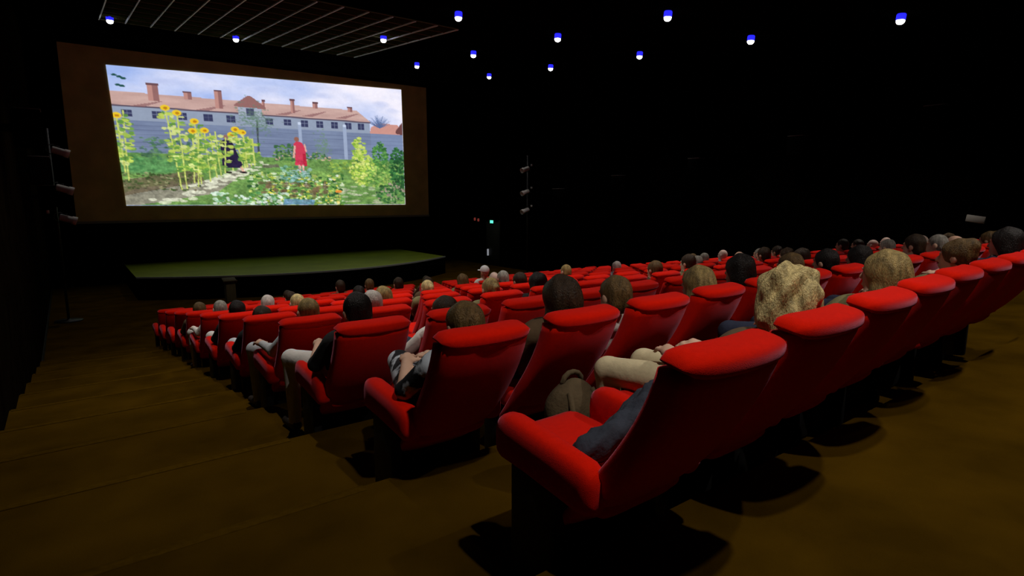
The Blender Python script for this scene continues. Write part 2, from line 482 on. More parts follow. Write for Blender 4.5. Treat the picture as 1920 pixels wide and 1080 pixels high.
    shrub(1390, 620, 110, 60, [(60, 110, 60), (90, 140, 76), (170, 150, 140), (46, 86, 50)], 160)
    # two figures: one in a dark dress, one in a red dress
    mix(poly([(812, 345), (830, 330), (858, 338), (874, 372), (876, 470), (812, 466), (818, 400)]), (206, 62, 88))
    mix(poly([(858, 400), (876, 400), (878, 470), (860, 470)]), (176, 34, 58), .8)
    mix(ell(830, 320, 14, 14), (150, 100, 84)); mix(line(818, 360, 808, 420, 5), (220, 170, 156)); mix(line(872, 350, 878, 385, 4), (220, 170, 156))
    mix(line(836, 468, 838, 500, 6), (214, 170, 156)); mix(line(856, 468, 856, 498, 6), (214, 170, 156))
    blob_field(30, (790, 870), (490, 560), [(150, 190, 190), (200, 220, 226), (110, 160, 140)], (5, 13))
    # sunflowers, a dark bush behind them
    blob_field(150, (90, 330), (340, 450), [(70, 112, 84), (96, 140, 92), (58, 92, 74)], (5, 14), .6)
    LEAF = [(190, 208, 92), (160, 190, 80), (214, 224, 140), (120, 164, 72), (96, 146, 66)]
    def flower(x, ytop, ybot, dx, head=True, hs=16):
        mix(line(x, ytop, x + dx, ybot, 3), (196, 208, 110))
        L = ybot - ytop
        for q in range(int(L / 8)):
            y = ytop + 15 + L * .72 * r.random()
            sd = r.choice([-1, 1])
            mix(ell(x + dx * (y - ytop) / L + sd * r.uniform(5, 32), y + r.uniform(-4, 8), r.uniform(6, 19), r.uniform(3.5, 11)), LEAF[r.integers(5)], .9)
        if head:
            mix(ell(x, ytop, hs * 1.35, hs), (236, 200, 46)); mix(ell(x + 2, ytop + 1, hs * .6, hs * .45), (190, 130, 30))
    for a in ((40, 215, 560, -15, False), (12, 240, 520, 4, True), (214, 190, 605, 30, True), (262, 212, 600, 6, True), (335, 250, 575, 0, True),
              (322, 300, 570, -18, True), (376, 295, 560, 2, True), (400, 310, 540, 10, False), (425, 300, 530, 6, False), (348, 310, 590, -28, False),
              (500, 312, 500, -10, True), (520, 282, 490, 20, True), (552, 296, 480, 10, True), (580, 320, 475, 4, False), (600, 330, 470, 0, False), (556, 340, 485, -4, False)):
        flower(*a)
    mix(poly([(440, 350), (470, 335), (500, 350), (540, 470), (530, 488), (440, 486), (446, 420)]), (42, 34, 66))
    mix(ell(472, 326, 12, 14), (150, 110, 100)); mix(line(532, 486, 542, 506, 5), (214, 170, 150)); mix(line(528, 510, 556, 512, 4), (40, 30, 36)); mix(line(456, 512, 480, 512, 4), (40, 30, 36))
    flower(556, 296, 480, 8, True, 13); flower(470, 330, 515, -18, False)
    for x, y in ((25, 45), (45, 52), (60, 58), (35, 92), (52, 96)):
        mix(ell(x, y, 12, 6), (40, 84, 80))
    tex = noise(16, 21, 1.4, .8, 3) - .5
    fine = noise(6, 22, 1.0, 1.0, 2) - .5
    low = np.clip((V - 405) / 40, 0, 1)
    img *= (1 + (0.42 * tex + 0.30 * fine) * (0.10 + .85 * low))[..., None]
    return np.clip(img, 0, 1)

NX, NZ = 420, 190
gimg = paint_garden(NX, NZ)
glin = np.where(gimg <= 0.04045, gimg / 12.92, ((gimg + 0.055) / 1.055) ** 2.4)
uu, ww = np.meshgrid(np.linspace(0, 1, NX), np.linspace(0, 1, NZ))
def corner(n): return np.array([sx(PC[n][0]), PC[n][1] - FZ0])
P2 = ((1 - uu)[..., None] * (1 - ww)[..., None] * corner('tl') + uu[..., None] * (1 - ww)[..., None] * corner('tr')
      + (1 - uu)[..., None] * ww[..., None] * corner('bl') + uu[..., None] * ww[..., None] * corner('br'))
pv = np.stack([P2[..., 0], np.full(uu.shape, -0.012), P2[..., 1]], -1).reshape(-1, 3)
ii, jj = np.meshgrid(np.arange(NX - 1), np.arange(NZ - 1))
a = (jj * NX + ii).ravel()
pf = np.stack([a, a + NX, a + NX + 1, a + 1], 1)
me = bpy.data.meshes.new('projected_picture')
me.from_pydata(pv.tolist(), [], pf.tolist())
att = me.color_attributes.new('film', 'FLOAT_COLOR', 'POINT')
att.data.foreach_set('color', np.concatenate([glin.reshape(-1, 3), np.ones((NX * NZ, 1))], 1).astype(np.float32).ravel())
pm = bpy.data.materials.new('projected_picture'); pm.use_nodes = True
nt = pm.node_tree; nt.nodes.clear()
ou = nt.nodes.new('ShaderNodeOutputMaterial'); em = nt.nodes.new('ShaderNodeEmission'); at = nt.nodes.new('ShaderNodeAttribute')
at.attribute_name = 'film'; em.inputs[1].default_value = SCREEN_GAIN
nt.links.new(at.outputs['Color'], em.inputs[0]); nt.links.new(em.outputs[0], ou.inputs[0])
link('projected_picture', me, pm, screen)

# ------------------------------------------------------------------ ceiling downlights
fringe_me = lathe('blue_fringe', [(0.02, 0.0), (0.07, 0.0), (0.085, -0.02), (0.085, -0.11), (0.07, -0.12), (0.02, -0.12)])
dome_me = lathe('lens', [(0.075, -0.118), (0.078, -0.13), (0.074, -0.155), (0.060, -0.18), (0.036, -0.195), (0.01, -0.20)])
can_me = lathe('housing', [(0.02, 0.06), (0.07, 0.06), (0.07, 0.0), (0.10, -0.002), (0.10, 0.004), (0.10, 0.012)])
LCOL = [1.37, 4.43, 7.40, 10.35, 13.45]
ORD = ['first', 'second', 'third', 'fourth', 'fifth']
spots = [(19.30, (0, 1, 3, 4)), (15.68, (2, 3, 4)), (11.80, (2, 3, 4)), (8.35, (3, 4)), (5.14, (4,)),
         (5.14, (0, 1, 2)), (8.35, (0, 1)), (11.80, (0, 1)), (0.1, (0, 1, 2, 3, 4))]
WHERE = {19.30: 'nearest screen', 15.68: 'second row from screen', 11.80: 'third row from screen',
         8.35: 'fourth row from screen', 5.14: 'fifth row from screen', 0.1: 'rearmost row'}
SIDE = ['leftmost', 'second from left', 'middle', 'second from right', 'rightmost']
for y, cols in spots:
    for c in cols:
        x = LCOL[c]
        e = empty('ceiling_downlight', on_ceiling(x, y, 0))
        e.rotation_euler = (tilt, 0, 0)
        tag(e, f'round white ceiling downlight with blue lens fringe, {WHERE[y]}, {SIDE[c]}', 'downlight', 'ceiling downlights')
        link('housing', can_me, M['black'], e)
        link('blue_fringe', fringe_me, M['blue'], e)
        link('lens', dome_me, M['lens'], e)
        ld = bpy.data.lights.new('downlight_beam', 'SPOT')
        ld.energy = LAMP_POWER[y]
        ld.color = (1.0, 0.93, 0.84)
        ld.spot_size = math.radians(98 if y < 1 else 84)
        ld.spot_blend = 0.7
        ld.shadow_soft_size = 0.05
        lo = bpy.data.objects.new('downlight_beam', ld)
        COL.objects.link(lo)
        lo.parent = e
        lo.location = (0, 0, -0.23)

# ================================================================== SEATS
BW = 0.232                                   # half width of the backrest
def back_y(z):
    t = min(max((z - 0.33) / (0.965 - 0.33), -0.12), 1)
    return 0.40 * (1 - t) ** 1.55
def build_back():
    rings = []
    for q in range(15):
        t = q / 14
        z = 0.27 + t * 0.64
        th = 0.030 + 0.035 * min(1, t * 3)
        hw = BW * (0.93 + 0.07 * min(1, t * 2.5))
        if q == 0: th *= .5; hw *= .95
        yc = back_y(z)
        ring = []
        for (x, y) in sq_loop(hw, th, 28, 5):
            ring.append((x, yc + y + 0.035 * (x / BW) ** 2, z))
        rings.append(ring)
    return loft('backrest', rings)
def build_roll():
    rings = []
    n = 17
    for q in range(n):
        u = -1 + 2 * q / (n - 1)
        e = (1 - abs(u) ** 6) ** 0.5 if abs(u) < 1 else 0
        e = max(e, 0.12)
        x = u * (BW + 0.004)
        yc = 0.004 + 0.035 * u * u
        ring = []
        for (y, z) in sq_loop(0.062 * (0.55 + .45 * e), 0.034 * e, 20, 3.2):
            ring.append((x, yc + y - 0.006, 0.931 + z + 0.18 * y))
        rings.append(ring)
    return loft('headrest_roll', rings)
def build_cushion():
    rings = []
    prof = [(0.30, .5), (0.32, .85), (0.36, 1), (0.45, 1), (0.60, 1), (0.72, 1.02), (0.80, 1.0), (0.835, .86), (0.85, .5)]
    for y, s in prof:
        zc = 0.405 + 0.045 * (y - 0.30)
        ring = []
        for (x, z) in sq_loop(0.190 * (0.94 + .06 * s), 0.070 * s, 28, 5):
            ring.append((x, y, zc + z - 0.012 * (1 - (x / 0.190) ** 2) * (z > 0)))
        rings.append(ring)
    return loft('cushion', rings)
def build_arm():
    rings = []
    prof = [(0.27, .55, .50, 0), (0.285, .85, .80, 0), (0.32, 1, 1, 0), (0.45, 1, 1, 0), (0.60, 1.03, 1, 0), (0.68, 1.02, 1.02, -0.004), (0.725, .95, .98, -0.012), (0.75, .75, .85, -0.022), (0.76, .4, .6, -0.03)]
    for y, sw, sh, dz in prof:
        zt = 0.560 + 0.12 * (y - 0.3)
        ring = []
        for (x, z) in sq_loop(0.052 * sw, 0.085 * sh, 22, 3.0):
            ring.append((x, y, zt - 0.085 + z + dz))
        rings.append(ring)
    return loft('armrest', rings)
BASE_Y = 0.62                                 # the empty's origin below the cushion
def shift(me):
    for vtx in me.vertices: vtx.co.y -= BASE_Y
    return me
S_BACK = shift(build_back()); S_ROLL = shift(build_roll()); S_CUSH = shift(build_cushion()); S_ARM = shift(build_arm())
S_PANEL = shift(box_mesh('arm_support', -0.028, 0.028, 0.45, 0.68, 0.0, 0.47, 0.012, 2))
S_BASE = shift(box_mesh('pedestal', -0.17, 0.17, 0.50, 0.70, 0.0, 0.355, 0.02, 2))
for me_, mm in ((S_BACK, 'red'), (S_ROLL, 'red'), (S_CUSH, 'red'), (S_ARM, 'red'), (S_PANEL, 'black'), (S_BASE, 'black')):
    me_.materials.append(M[mm])
ARM_X = 0.232

SEAT_X0, SEAT_P = 1.42, 0.635
def seat_pos(k, i):
    a = 0.050 if k == 0 else 0.030
    x = SEAT_X0 + SEAT_P * i + 0.006 * min(k, 6)
    y = 0.87 + ROW_PITCH * k + a * min(i, 4) + (0.02 * max(0, i - 4) if k == 0 else 0)
    return x, y, floor_z(k)
RORD = ['nearest', 'second', 'third', 'fourth', 'fifth', 'sixth', 'seventh', 'eighth', 'ninth', 'tenth', 'eleventh']
SORD = ['first', 'second', 'third', 'fourth', 'fifth', 'sixth', 'seventh', 'eighth', 'ninth', 'tenth', 'eleventh', 'twelfth', 'thirteenth',
        'fourteenth', 'fifteenth', 'sixteenth', 'seventeenth', 'eighteenth', 'nineteenth']
NSEAT = {0: 8, 1: 15}
for k in range(ROWS):
    n = NSEAT.get(k, 19)
    for i in range(n):
        x, y, z = seat_pos(k, i)
        e = empty('cinema_chair', (x, y + BASE_Y, z))
        lab = f'red upholstered cinema chair, {SORD[i]} from left aisle in {RORD[k]} row'
        if k == 0: lab = f'red upholstered cinema chair in nearest row, {SORD[i]} from the left aisle'
        if k == 0 and i == 0: lab = 'empty red aisle chair closest to camera with navy jacket on it'
        tag(e, lab, 'chair', 'red cinema chairs in rows')
        link('backrest', S_BACK, None, e)
        link('headrest_roll', S_ROLL, None, e)
        link('cushion', S_CUSH, None, e)
        link('pedestal', S_BASE, None, e)
        for sgn in ((-1, 1) if i == 0 else (1,)):
            link('armrest', S_ARM, None, e, (sgn * ARM_X, 0, 0))
            link('arm_support', S_PANEL, None, e, (sgn * ARM_X, 0, 0))

# ================================================================== PEOPLE (implicit surfaces, one continuous body each)
class Field:
    def __init__(s, lo, hi, h):
        s.lo = np.array(lo, float); s.h = h
        s.n = np.ceil((np.array(hi) - s.lo) / h).astype(int) + 1
        s.f = np.full(tuple(s.n), 1.0, np.float32)
        s.lab = np.zeros(tuple(s.n), np.int8)
        s.best = np.full(tuple(s.n), 1e3, np.float32)
    def _sub(s, lo, hi, pad):
        i0 = np.maximum(np.floor((np.array(lo) - pad - s.lo) / s.h).astype(int), 0)
        i1 = np.minimum(np.ceil((np.array(hi) + pad - s.lo) / s.h).astype(int) + 1, s.n)
        sl = tuple(slice(a, b) for a, b in zip(i0, i1))
        g = np.meshgrid(*[s.lo[d] + s.h * np.arange(i0[d], i1[d]) for d in range(3)], indexing='ij')
        return sl, g
    def _blend(s, sl, d, k, lab):
        a = s.f[sl]
        hh = np.clip(0.5 + 0.5 * (a - d) / k, 0, 1)
        s.f[sl] = a * (1 - hh) + d * hh - k * hh * (1 - hh)
        m = d < s.best[sl]
        s.best[sl] = np.where(m, d, s.best[sl])
        s.lab[sl] = np.where(m, lab, s.lab[sl])
    def cone(s, p, q, r1, r2, lab=0, k=0.03, flat=None):
        p = np.array(p, float); q = np.array(q, float); R = max(r1, r2)
        sl, g = s._sub(np.minimum(p, q) - R, np.maximum(p, q) + R, 0.07)
        d = q - p; L2 = max(d @ d, 1e-9)
        t = np.clip(((g[0] - p[0]) * d[0] + (g[1] - p[1]) * d[1] + (g[2] - p[2]) * d[2]) / L2, 0, 1)
        dd = np.sqrt((g[0] - p[0] - t * d[0]) ** 2 + (g[1] - p[1] - t * d[1]) ** 2 + (g[2] - p[2] - t * d[2]) ** 2) - (r1 + t * (r2 - r1))
        s._blend(sl, dd.astype(np.float32), k, lab)
    def ell(s, c, r, lab=0, k=0.02, sub=False, rotx=0.0):
        c = np.array(c, float); r = np.array(r, float); R = r.max() if rotx else r
        sl, g = s._sub(c - R, c + R, 0.07)
        x, y, z = g[0] - c[0], g[1] - c[1], g[2] - c[2]
        if rotx:
            cs, sn = math.cos(rotx), math.sin(rotx)
            y, z = cs * y + sn * z, -sn * y + cs * z
        k0 = np.sqrt((x / r[0]) ** 2 + (y / r[1]) ** 2 + (z / r[2]) ** 2)
        k1 = np.sqrt((x / r[0] ** 2) ** 2 + (y / r[1] ** 2) ** 2 + (z / r[2] ** 2) ** 2) + 1e-6
        d = (k0 * (k0 - 1) / k1).astype(np.float32)
        if sub:
            a = s.f[sl]; d = -d
            hh = np.clip(0.5 - 0.5 * (a - d) / k, 0, 1)
            s.f[sl] = a * (1 - hh) + d * hh + k * hh * (1 - hh)
        else:
            s._blend(sl, d, k, lab)
    def mesh(s, name, smooth_iter=1):
        f = s.f
        ins = f < 0
        nx, ny, nz = f.shape
        c = [ins[a:nx - 1 + a, b:ny - 1 + b, d:nz - 1 + d] for a in (0, 1) for b in (0, 1) for d in (0, 1)]
        any_ = np.logical_or.reduce(c); all_ = np.logical_and.reduce(c)
        act = any_ & ~all_
        idx = np.full(act.shape, -1, np.int64)
        cells = np.argwhere(act)
        idx[act] = np.arange(len(cells))
        acc = np.zeros((len(cells), 3)); cnt = np.zeros(len(cells))
        corners = [(a, b, d) for a in (0, 1) for b in (0, 1) for d in (0, 1)]
        for i in range(8):
            for j in range(i + 1, 8):
                A, B = corners[i], corners[j]
                if sum(abs(p - q) for p, q in zip(A, B)) != 1: continue
                fa = f[cells[:, 0] + A[0], cells[:, 1] + A[1], cells[:, 2] + A[2]]
                fb = f[cells[:, 0] + B[0], cells[:, 1] + B[1], cells[:, 2] + B[2]]
                m = (fa < 0) != (fb < 0)
                t = np.where(m, fa / np.where(m, fa - fb, 1), 0)
                p = np.array(A) + t[:, None] * (np.array(B) - np.array(A))
                acc[m] += p[m]; cnt[m] += 1
        verts = (cells + acc / np.maximum(cnt, 1)[:, None]) * s.h + s.lo
        quads = []
        for ax in range(3):
            o1, o2 = [(1, 2), (2, 0), (0, 1)][ax]
            lo_ = [0, 0, 0]; hi_ = [nx, ny, nz]; hi_[ax] -= 1
            lo_[o1] = 1; lo_[o2] = 1; hi_[o1] -= 1; hi_[o2] -= 1
            sl = tuple(slice(a, b) for a, b in zip(lo_, hi_))
            sh = [slice(a, b) for a, b in zip(lo_, hi_)]; sh[ax] = slice(lo_[ax] + 1, hi_[ax] + 1)
            A = ins[sl]; B = ins[tuple(sh)]
            for flip, mm in ((False, A & ~B), (True, B & ~A)):
                e = np.argwhere(mm) + np.array(lo_)
                if len(e) == 0: continue
                def cell(d1, d2):
                    q = e.copy(); q[:, o1] += d1; q[:, o2] += d2
                    return idx[q[:, 0], q[:, 1], q[:, 2]]
                qd = np.stack([cell(-1, -1), cell(0, -1), cell(0, 0), cell(-1, 0)], 1)
                if flip: qd = qd[:, ::-1]
                quads.append(qd)
        quads = np.concatenate(quads)
        me = bpy.data.meshes.new(name)
        me.from_pydata(verts.tolist(), [], quads.tolist())
        cen = verts[quads].mean(1)
        gi = np.clip(np.round((cen - s.lo) / s.h).astype(int), 0, s.n - 1)
        labs = s.lab[gi[:, 0], gi[:, 1], gi[:, 2]].astype(np.int32)
        return me, labs, verts

HEAD = np.array([0.0, 0.215, 0.965])
def person_mesh(name, pose):
    h = 0.0095
    F = Field((-0.42, -0.02, -0.01), (0.42, 1.32, 1.21), h)
    SKIN, TOP, LEG, SHOE = 0, 1, 2, 3
    hx = pose.get('hipx', 0.0)
    pel = np.array([0, 0.545, 0.575]); ches = np.array([0, 0.355, 0.695]); shl = np.array([0, 0.245, 0.795])
    F.ell(pel, (0.165, 0.12, 0.105), LEG, 0.03)
    F.cone(pel + [0, -.04, .02], ches, 0.115, 0.125, TOP, 0.05)
    F.ell(ches + [0, 0.0, 0.02], (0.160, 0.11, 0.125), TOP, 0.05, rotx=0.5)
    F.cone(shl + [-.12, 0, 0], shl + [.12, 0, 0], 0.068, 0.072, TOP, 0.05)
    F.cone(shl + [0, 0, .03], HEAD + [0, -.005, -.07], 0.055, 0.050, SKIN, 0.03)
    # head and face
    F.ell(HEAD + [0, -.012, .018], (0.074, 0.094, 0.092), SKIN, 0.03)
    F.ell(HEAD + [0, .028, -.048], (0.054, 0.058, 0.066), SKIN, 0.03)
    F.cone(HEAD + [0, .078, .012], HEAD + [0, .098, -.026], 0.009, 0.015, SKIN, 0.012)
    F.cone(HEAD + [-.022, .083, -.062], HEAD + [.022, .083, -.062], 0.008, 0.008, SKIN, 0.01)
    F.cone(HEAD + [-.045, .072, .022], HEAD + [.045, .072, .022], 0.010, 0.010, SKIN, 0.015)
    for sg in (-1, 1):
        F.ell(HEAD + [sg * .030, .085, .003], (0.013, 0.009, 0.008), SKIN, 0.008, sub=True)
        F.ell(HEAD + [sg * .030, .076, .003], (0.010, 0.010, 0.009), SKIN, 0.004)
        F.ell(HEAD + [sg * .078, -.008, -.008], (0.012, 0.022, 0.032), SKIN, 0.008)
        sh = shl + [sg * .160, .005, -.015]
        el = np.array(pose['elbow'][0 if sg < 0 else 1]); wr = np.array(pose['wrist'][0 if sg < 0 else 1])
        F.cone(sh, el, 0.058, 0.046, TOP, 0.03)
        fore = SKIN if pose.get('bare') else TOP
        F.cone(el, wr, 0.044, 0.030, fore, 0.02)
        d = (wr - el) / np.linalg.norm(wr - el)
        side = np.cross(d, [0, 0, 1.0]); side /= np.linalg.norm(side)
        dn = np.array([0, 0, -1.0])
        palm = wr + d * 0.055
        F.cone(wr, palm + d * .02, 0.024, 0.030, SKIN, 0.015)
        F.cone(palm - side * .022, palm + side * .022, 0.020, 0.020, SKIN, 0.012)
        for fi, (off, ln) in enumerate(((-.030, .062), (-.010, .075), (.010, .072), (.029, .056))):
            b0 = palm + d * .025 + side * off
            m0 = b0 + d * ln * .55 + dn * .006
            t0 = m0 + d * ln * .38 + dn * .024
            F.cone(b0, m0, 0.0105, 0.0098, SKIN, 0.004)
            F.cone(m0, t0, 0.0098, 0.0085, SKIN, 0.004)
        inn = -side if np.dot(side, [sg, 0, 0]) > 0 else side
        th0 = wr + d * .03 + inn * .022
        F.cone(th0, th0 + inn * .03 + d * .03 + dn * .006, 0.014, 0.012, SKIN, 0.006)
        F.cone(th0 + inn * .03 + d * .03 + dn * .006, th0 + inn * .035 + d * .06 + dn * .014, 0.012, 0.009, SKIN, 0.004)
        hip = pel + [sg * .085, .02, -.012]
        kn = np.array(pose['knee'][0 if sg < 0 else 1]); an = np.array(pose['ankle'][0 if sg < 0 else 1])
        F.cone(hip, kn, 0.088, 0.064, LEG, 0.03)
        F.cone(kn, an, 0.062, 0.044, LEG, 0.02)
        ft = an + np.array([sg * .015, .15, -.045])
        ft[2] = max(0.036, ft[2])
        F.cone(an + [0, -.02, -.045], ft, 0.038, 0.032, SHOE, 0.02)
    me, labs, verts = F.mesh(name)
    # a quick relax for smooth cloth and skin
    me.polygons.foreach_set('material_index', labs)
    for vtx in me.vertices: vtx.co.y -= BASE_Y
    me.shade_smooth()
    for _ in range(4): me.materials.append(M['skin'])
    return me

POSES = {
    'lap': dict(elbow=[(-.215, .36, .635), (.215, .36, .635)], wrist=[(-.115, .60, .680), (.115, .60, .680)],
                knee=[(-.125, .985, .535), (.125, .985, .535)], ankle=[(-.12, .965, .085), (.12, .965, .085)]),
    'arms': dict(elbow=[(-.235, .37, .655), (.235, .37, .655)], wrist=[(-.232, .61, .662), (.232, .61, .662)],
                 knee=[(-.19, .96, .545), (.17, .985, .54)], ankle=[(-.17, .99, .085), (.14, .95, .085)]),
    'right': dict(elbow=[(-.215, .40, .635), (.215, .36, .635)], wrist=[(-.08, .63, .690), (.10, .60, .690)], bare=True,
                  knee=[(0.06, .985, .60), (.20, .985, .535)], ankle=[(.14, 1.03, .20), (.17, .955, .085)]),
    'short': dict(elbow=[(-.215, .38, .635), (.215, .36, .635)], wrist=[(-.10, .62, .680), (.10, .60, .680)], bare=True,
                  knee=[(-.17, .97, .54), (.09, .985, .545)], ankle=[(-.16, .99, .085), (.10, .95, .085)]),
}
BODY = {p: person_mesh('person_' + p, POSES[p]) for p in POSES}

def fbm(P, s, seed):
    q = np.random.default_rng(seed); out = np.zeros(len(P))
    for _ in range(10):
        d = q.normal(size=3); d /= np.linalg.norm(d)
        out += np.sin(P @ d * s * q.uniform(.6, 1.6) + q.uniform(0, 6.28))
    return out / 10
def hair_mesh(kind):
    h = 0.007
    F = Field((-0.30, -0.30, -0.42), (0.30, 0.25, 0.30), h)
    if kind == 'short':
        F.ell((0, -.020, .026), (0.086, 0.104, 0.100)); F.ell((0, -.055, -.03), (0.074, 0.060, 0.07))
        F.ell((0, .115, -.045), (0.10, 0.085, 0.105), k=.02, sub=True)
    elif kind == 'crop':
        F.ell((0, -.019, .024), (0.0805, 0.099, 0.094)); F.ell((0, -.050, -.025), (0.070, 0.055, 0.055))
        F.ell((0, .12, -.04), (0.10, 0.095, 0.11), k=.02, sub=True)
    elif kind == 'bob':
        F.ell((0, -.020, .022), (0.094, 0.108, 0.106)); F.ell((0, -.045, -.06), (0.105, 0.075, 0.09), k=.04)
        F.ell((0, .125, -.05), (0.078, 0.11, 0.13), k=.02, sub=True)
    elif kind == 'long':
        F.ell((0, -.020, .024), (0.092, 0.108, 0.104)); F.cone((0, -.05, -.02), (0, -.035, -.15), 0.092, 0.085, k=.05)
        F.cone((-.055, -.03, -.10), (-.085, .0, -.19), .05, .035, k=.04); F.cone((.055, -.03, -.10), (.085, .0, -.19), .05, .035, k=.04)
        F.ell((0, .125, -.06), (0.072, 0.11, 0.15), k=.02, sub=True)
    elif kind == 'curly':
        F.ell((0, -.02, .045), (0.100, 0.110, 0.100)); F.ell((-.045, -.03, -.045), (0.100, 0.095, 0.10), k=.05); F.ell((.06, -.03, -.085), (0.125, 0.095, 0.11), k=.05)
        F.ell((0, .135, -.06), (0.075, 0.11, 0.14), k=.02, sub=True)
    elif kind == 'updo':
        F.ell((0, -.020, .022), (0.088, 0.104, 0.101)); F.ell((0, -.075, .075), (0.060, 0.055, 0.050), k=.02)
        F.ell((0, .12, -.045), (0.082, 0.09, 0.115), k=.02, sub=True)
    elif kind == 'ponytail':
        F.ell((0, -.020, .022), (0.085, 0.102, 0.100)); F.cone((0, -.115, .03), (0, -.12, -.12), 0.036, 0.020, k=.02)
        F.ell((0, .12, -.045), (0.09, 0.09, 0.115), k=.02, sub=True)
    elif kind == 'fringe':          # bald crown with a rim of short hair
        F.ell((0, -.022, .0), (0.082, 0.100, 0.072)); F.ell((0, -.055, -.03), (0.070, 0.055, 0.05))
        F.ell((0, .115, -.02), (0.12, 0.10, 0.13), k=.02, sub=True); F.ell((0, .0, .115), (0.072, 0.105, 0.095), k=.01, sub=True)
    elif kind == 'cap':
        F.ell((0, -.012, .045), (0.088, 0.106, 0.088)); F.ell((0, .0, -.06), (0.2, 0.2, 0.085), k=.008, sub=True)
        F.ell((0, .115, .036), (0.072, 0.075, 0.010), k=.008)
    me, labs, verts = F.mesh('hair_' + kind)
    if kind != 'cap':
        amp = {'curly': .017, 'long': .008, 'bob': .008, 'updo': .007, 'fringe': .002, 'crop': .002}.get(kind, .004)
        sc = {'curly': 85, 'long': 55, 'bob': 55}.get(kind, 70)
        nrm = verts - np.array([0, -.02, 0]); nrm /= np.linalg.norm(nrm, axis=1)[:, None] + 1e-6
        pos = verts + nrm * (fbm(verts * np.array([1, 1, .45 if kind != 'curly' else 1]), sc, 3) * amp * 2)[:, None]
        me.vertices.foreach_set('co', pos.astype(np.float32).ravel())
    me.shade_smooth()
    return me
HAIRM = {k: hair_mesh(k) for k in ('short', 'crop', 'bob', 'long', 'curly', 'updo', 'ponytail', 'fringe', 'cap')}
for kx, mx in HAIRM.items(): mx.materials.append(M['cap'] if kx == 'cap' else HAIR['brown'])

HDESC = {'short': 'short {c} hair', 'crop': 'cropped {c} hair', 'bob': 'bobbed {c} hair', 'long': 'long {c} hair', 'curly': 'big curly {c} hair', 'updo': '{c} hair pinned up',
         'ponytail': '{c} ponytail', 'fringe': 'bald crown and {c} fringe', 'cap': 'white cap', None: 'bald head'}
CN = {'darkbrown': 'dark brown', 'darkblond': 'dark blond'}
TONE = {}
def skin_tone(s):
    if s not in TONE:
        b = {'fair': (0.62, 0.38, 0.27), 'tan': (0.46, 0.26, 0.15), 'pale': (0.70, 0.50, 0.42)}[s]
        TONE[s] = mat('skin_' + s, b, 0.55, noise=0.15, nscale=12)
    return TONE[s]
used = set()
def person(k, i, hair, hcol, top='black', leg='navy', pose='lap', dz=0.0, dx=0.0, dy=0.0, rz=None, skin='fair', label=None, extra=''):
    x, y, z = seat_pos(k, i)
    o = bpy.data.objects.new('person', BODY[pose])
    COL.objects.link(o)
    o.location = (x + dx, y + BASE_Y + dy, z)
    if rz is None: rz = math.radians(rng.uniform(-5, 7))
    o.rotation_euler = (0, 0, rz)
    sc = 1.0 + dz
    o.scale = (1, 1, sc)
    for sl, mm in zip(o.material_slots, (skin_tone(skin), CLOTH[top], CLOTH[leg], M['shoe'])):
        sl.link = 'OBJECT'; sl.material = mm
    if hair:
        ho = link('cap' if hair == 'cap' else 'hair', HAIRM[hair], None, o, (HEAD[0], HEAD[1] - BASE_Y, HEAD[2]))
        if hair != 'cap':
            ho.material_slots[0].link = 'OBJECT'; ho.material_slots[0].material = HAIR[hcol]
            ho['label'] = HDESC[hair].format(c=CN.get(hcol, hcol))
    d = HDESC[hair].format(c=CN.get(hcol, hcol))
    lab = label or f'person with {d}, {SORD[i]} seat from aisle, {RORD[k]} row'
    if not label and k == 0: lab = f'person with {d} in nearest row, {SORD[i]} seat from aisle'
    tag(o, lab, 'person', 'seated audience')
    return o

# nearest rows first
person(0, 1, 'curly', 'blond', 'brown', 'cream', 'lap', dx=0.06, dy=-.02, label='person with big curly blond hair and cream trousers seated in nearest row')
person(0, 3, 'long', 'darkblond', 'olive', 'navy', 'arms', label='person with long dark blond hair in nearest row, fourth seat from aisle')
person(0, 5, 'updo', 'brown', 'olive', 'navy', 'lap')
person(0, 7, 'bob', 'black', 'navy', 'navy', 'lap', dz=.03)
person(1, 0, 'short', 'brown', 'patterned', 'patterned', 'right', dz=-.035, label='person in patterned blue-grey clothes with short brown hair, aisle seat of second row')
person(1, 1, 'long', 'darkbrown', 'brown', 'navy', 'lap', dz=.03, label='person with long dark brown hair, second seat of second row')
person(1, 2, 'short', 'brown', 'white', 'navy', 'arms', dz=-.01, dx=-.15, label='person with short brown hair and white top, third seat of second row')
person(1, 3, 'long', 'darkblond', 'grey', 'navy', 'lap', dz=-.01)
person(1, 4, 'bob', 'black', 'black', 'navy', 'lap', dx=-.05, dz=.03)
person(1, 5, 'short', 'brown', 'olive', 'navy', 'lap')
person(1, 6, 'short', 'black', 'black', 'navy', 'arms')
person(1, 7, 'bob', 'black', 'navy', 'navy', 'lap')
person(1, 9, 'short', 'darkbrown', 'grey', 'navy', 'lap', dz=.05)
person(1, 10, 'crop', 'grey', 'grey', 'navy', 'lap', dz=.03)
person(1, 11, 'fringe', 'white', 'brown', 'navy', 'lap')
person(1, 13, 'updo', 'brown', 'olive', 'navy', 'lap')
person(2, 0, 'short', 'black', 'black', 'white', 'short', dz=.025, dx=-.05, label='person with short black hair and pale trousers, aisle seat of third row')
person(2, 1, 'short', 'darkbrown', 'white', 'navy', 'arms', dz=-.06, dx=-.06, label='low-seated person with dark brown hair and white top, second seat of third row')
person(2, 9, 'short', 'darkbrown', 'olive', 'navy', 'lap')
person(2, 13, 'short', 'grey', 'grey', 'navy', 'lap')
person(2, 15, 'fringe', 'white', 'grey', 'navy', 'lap', dz=.02, skin='pale')
person(2, 17, 'bob', 'brown', 'brown', 'navy', 'lap')
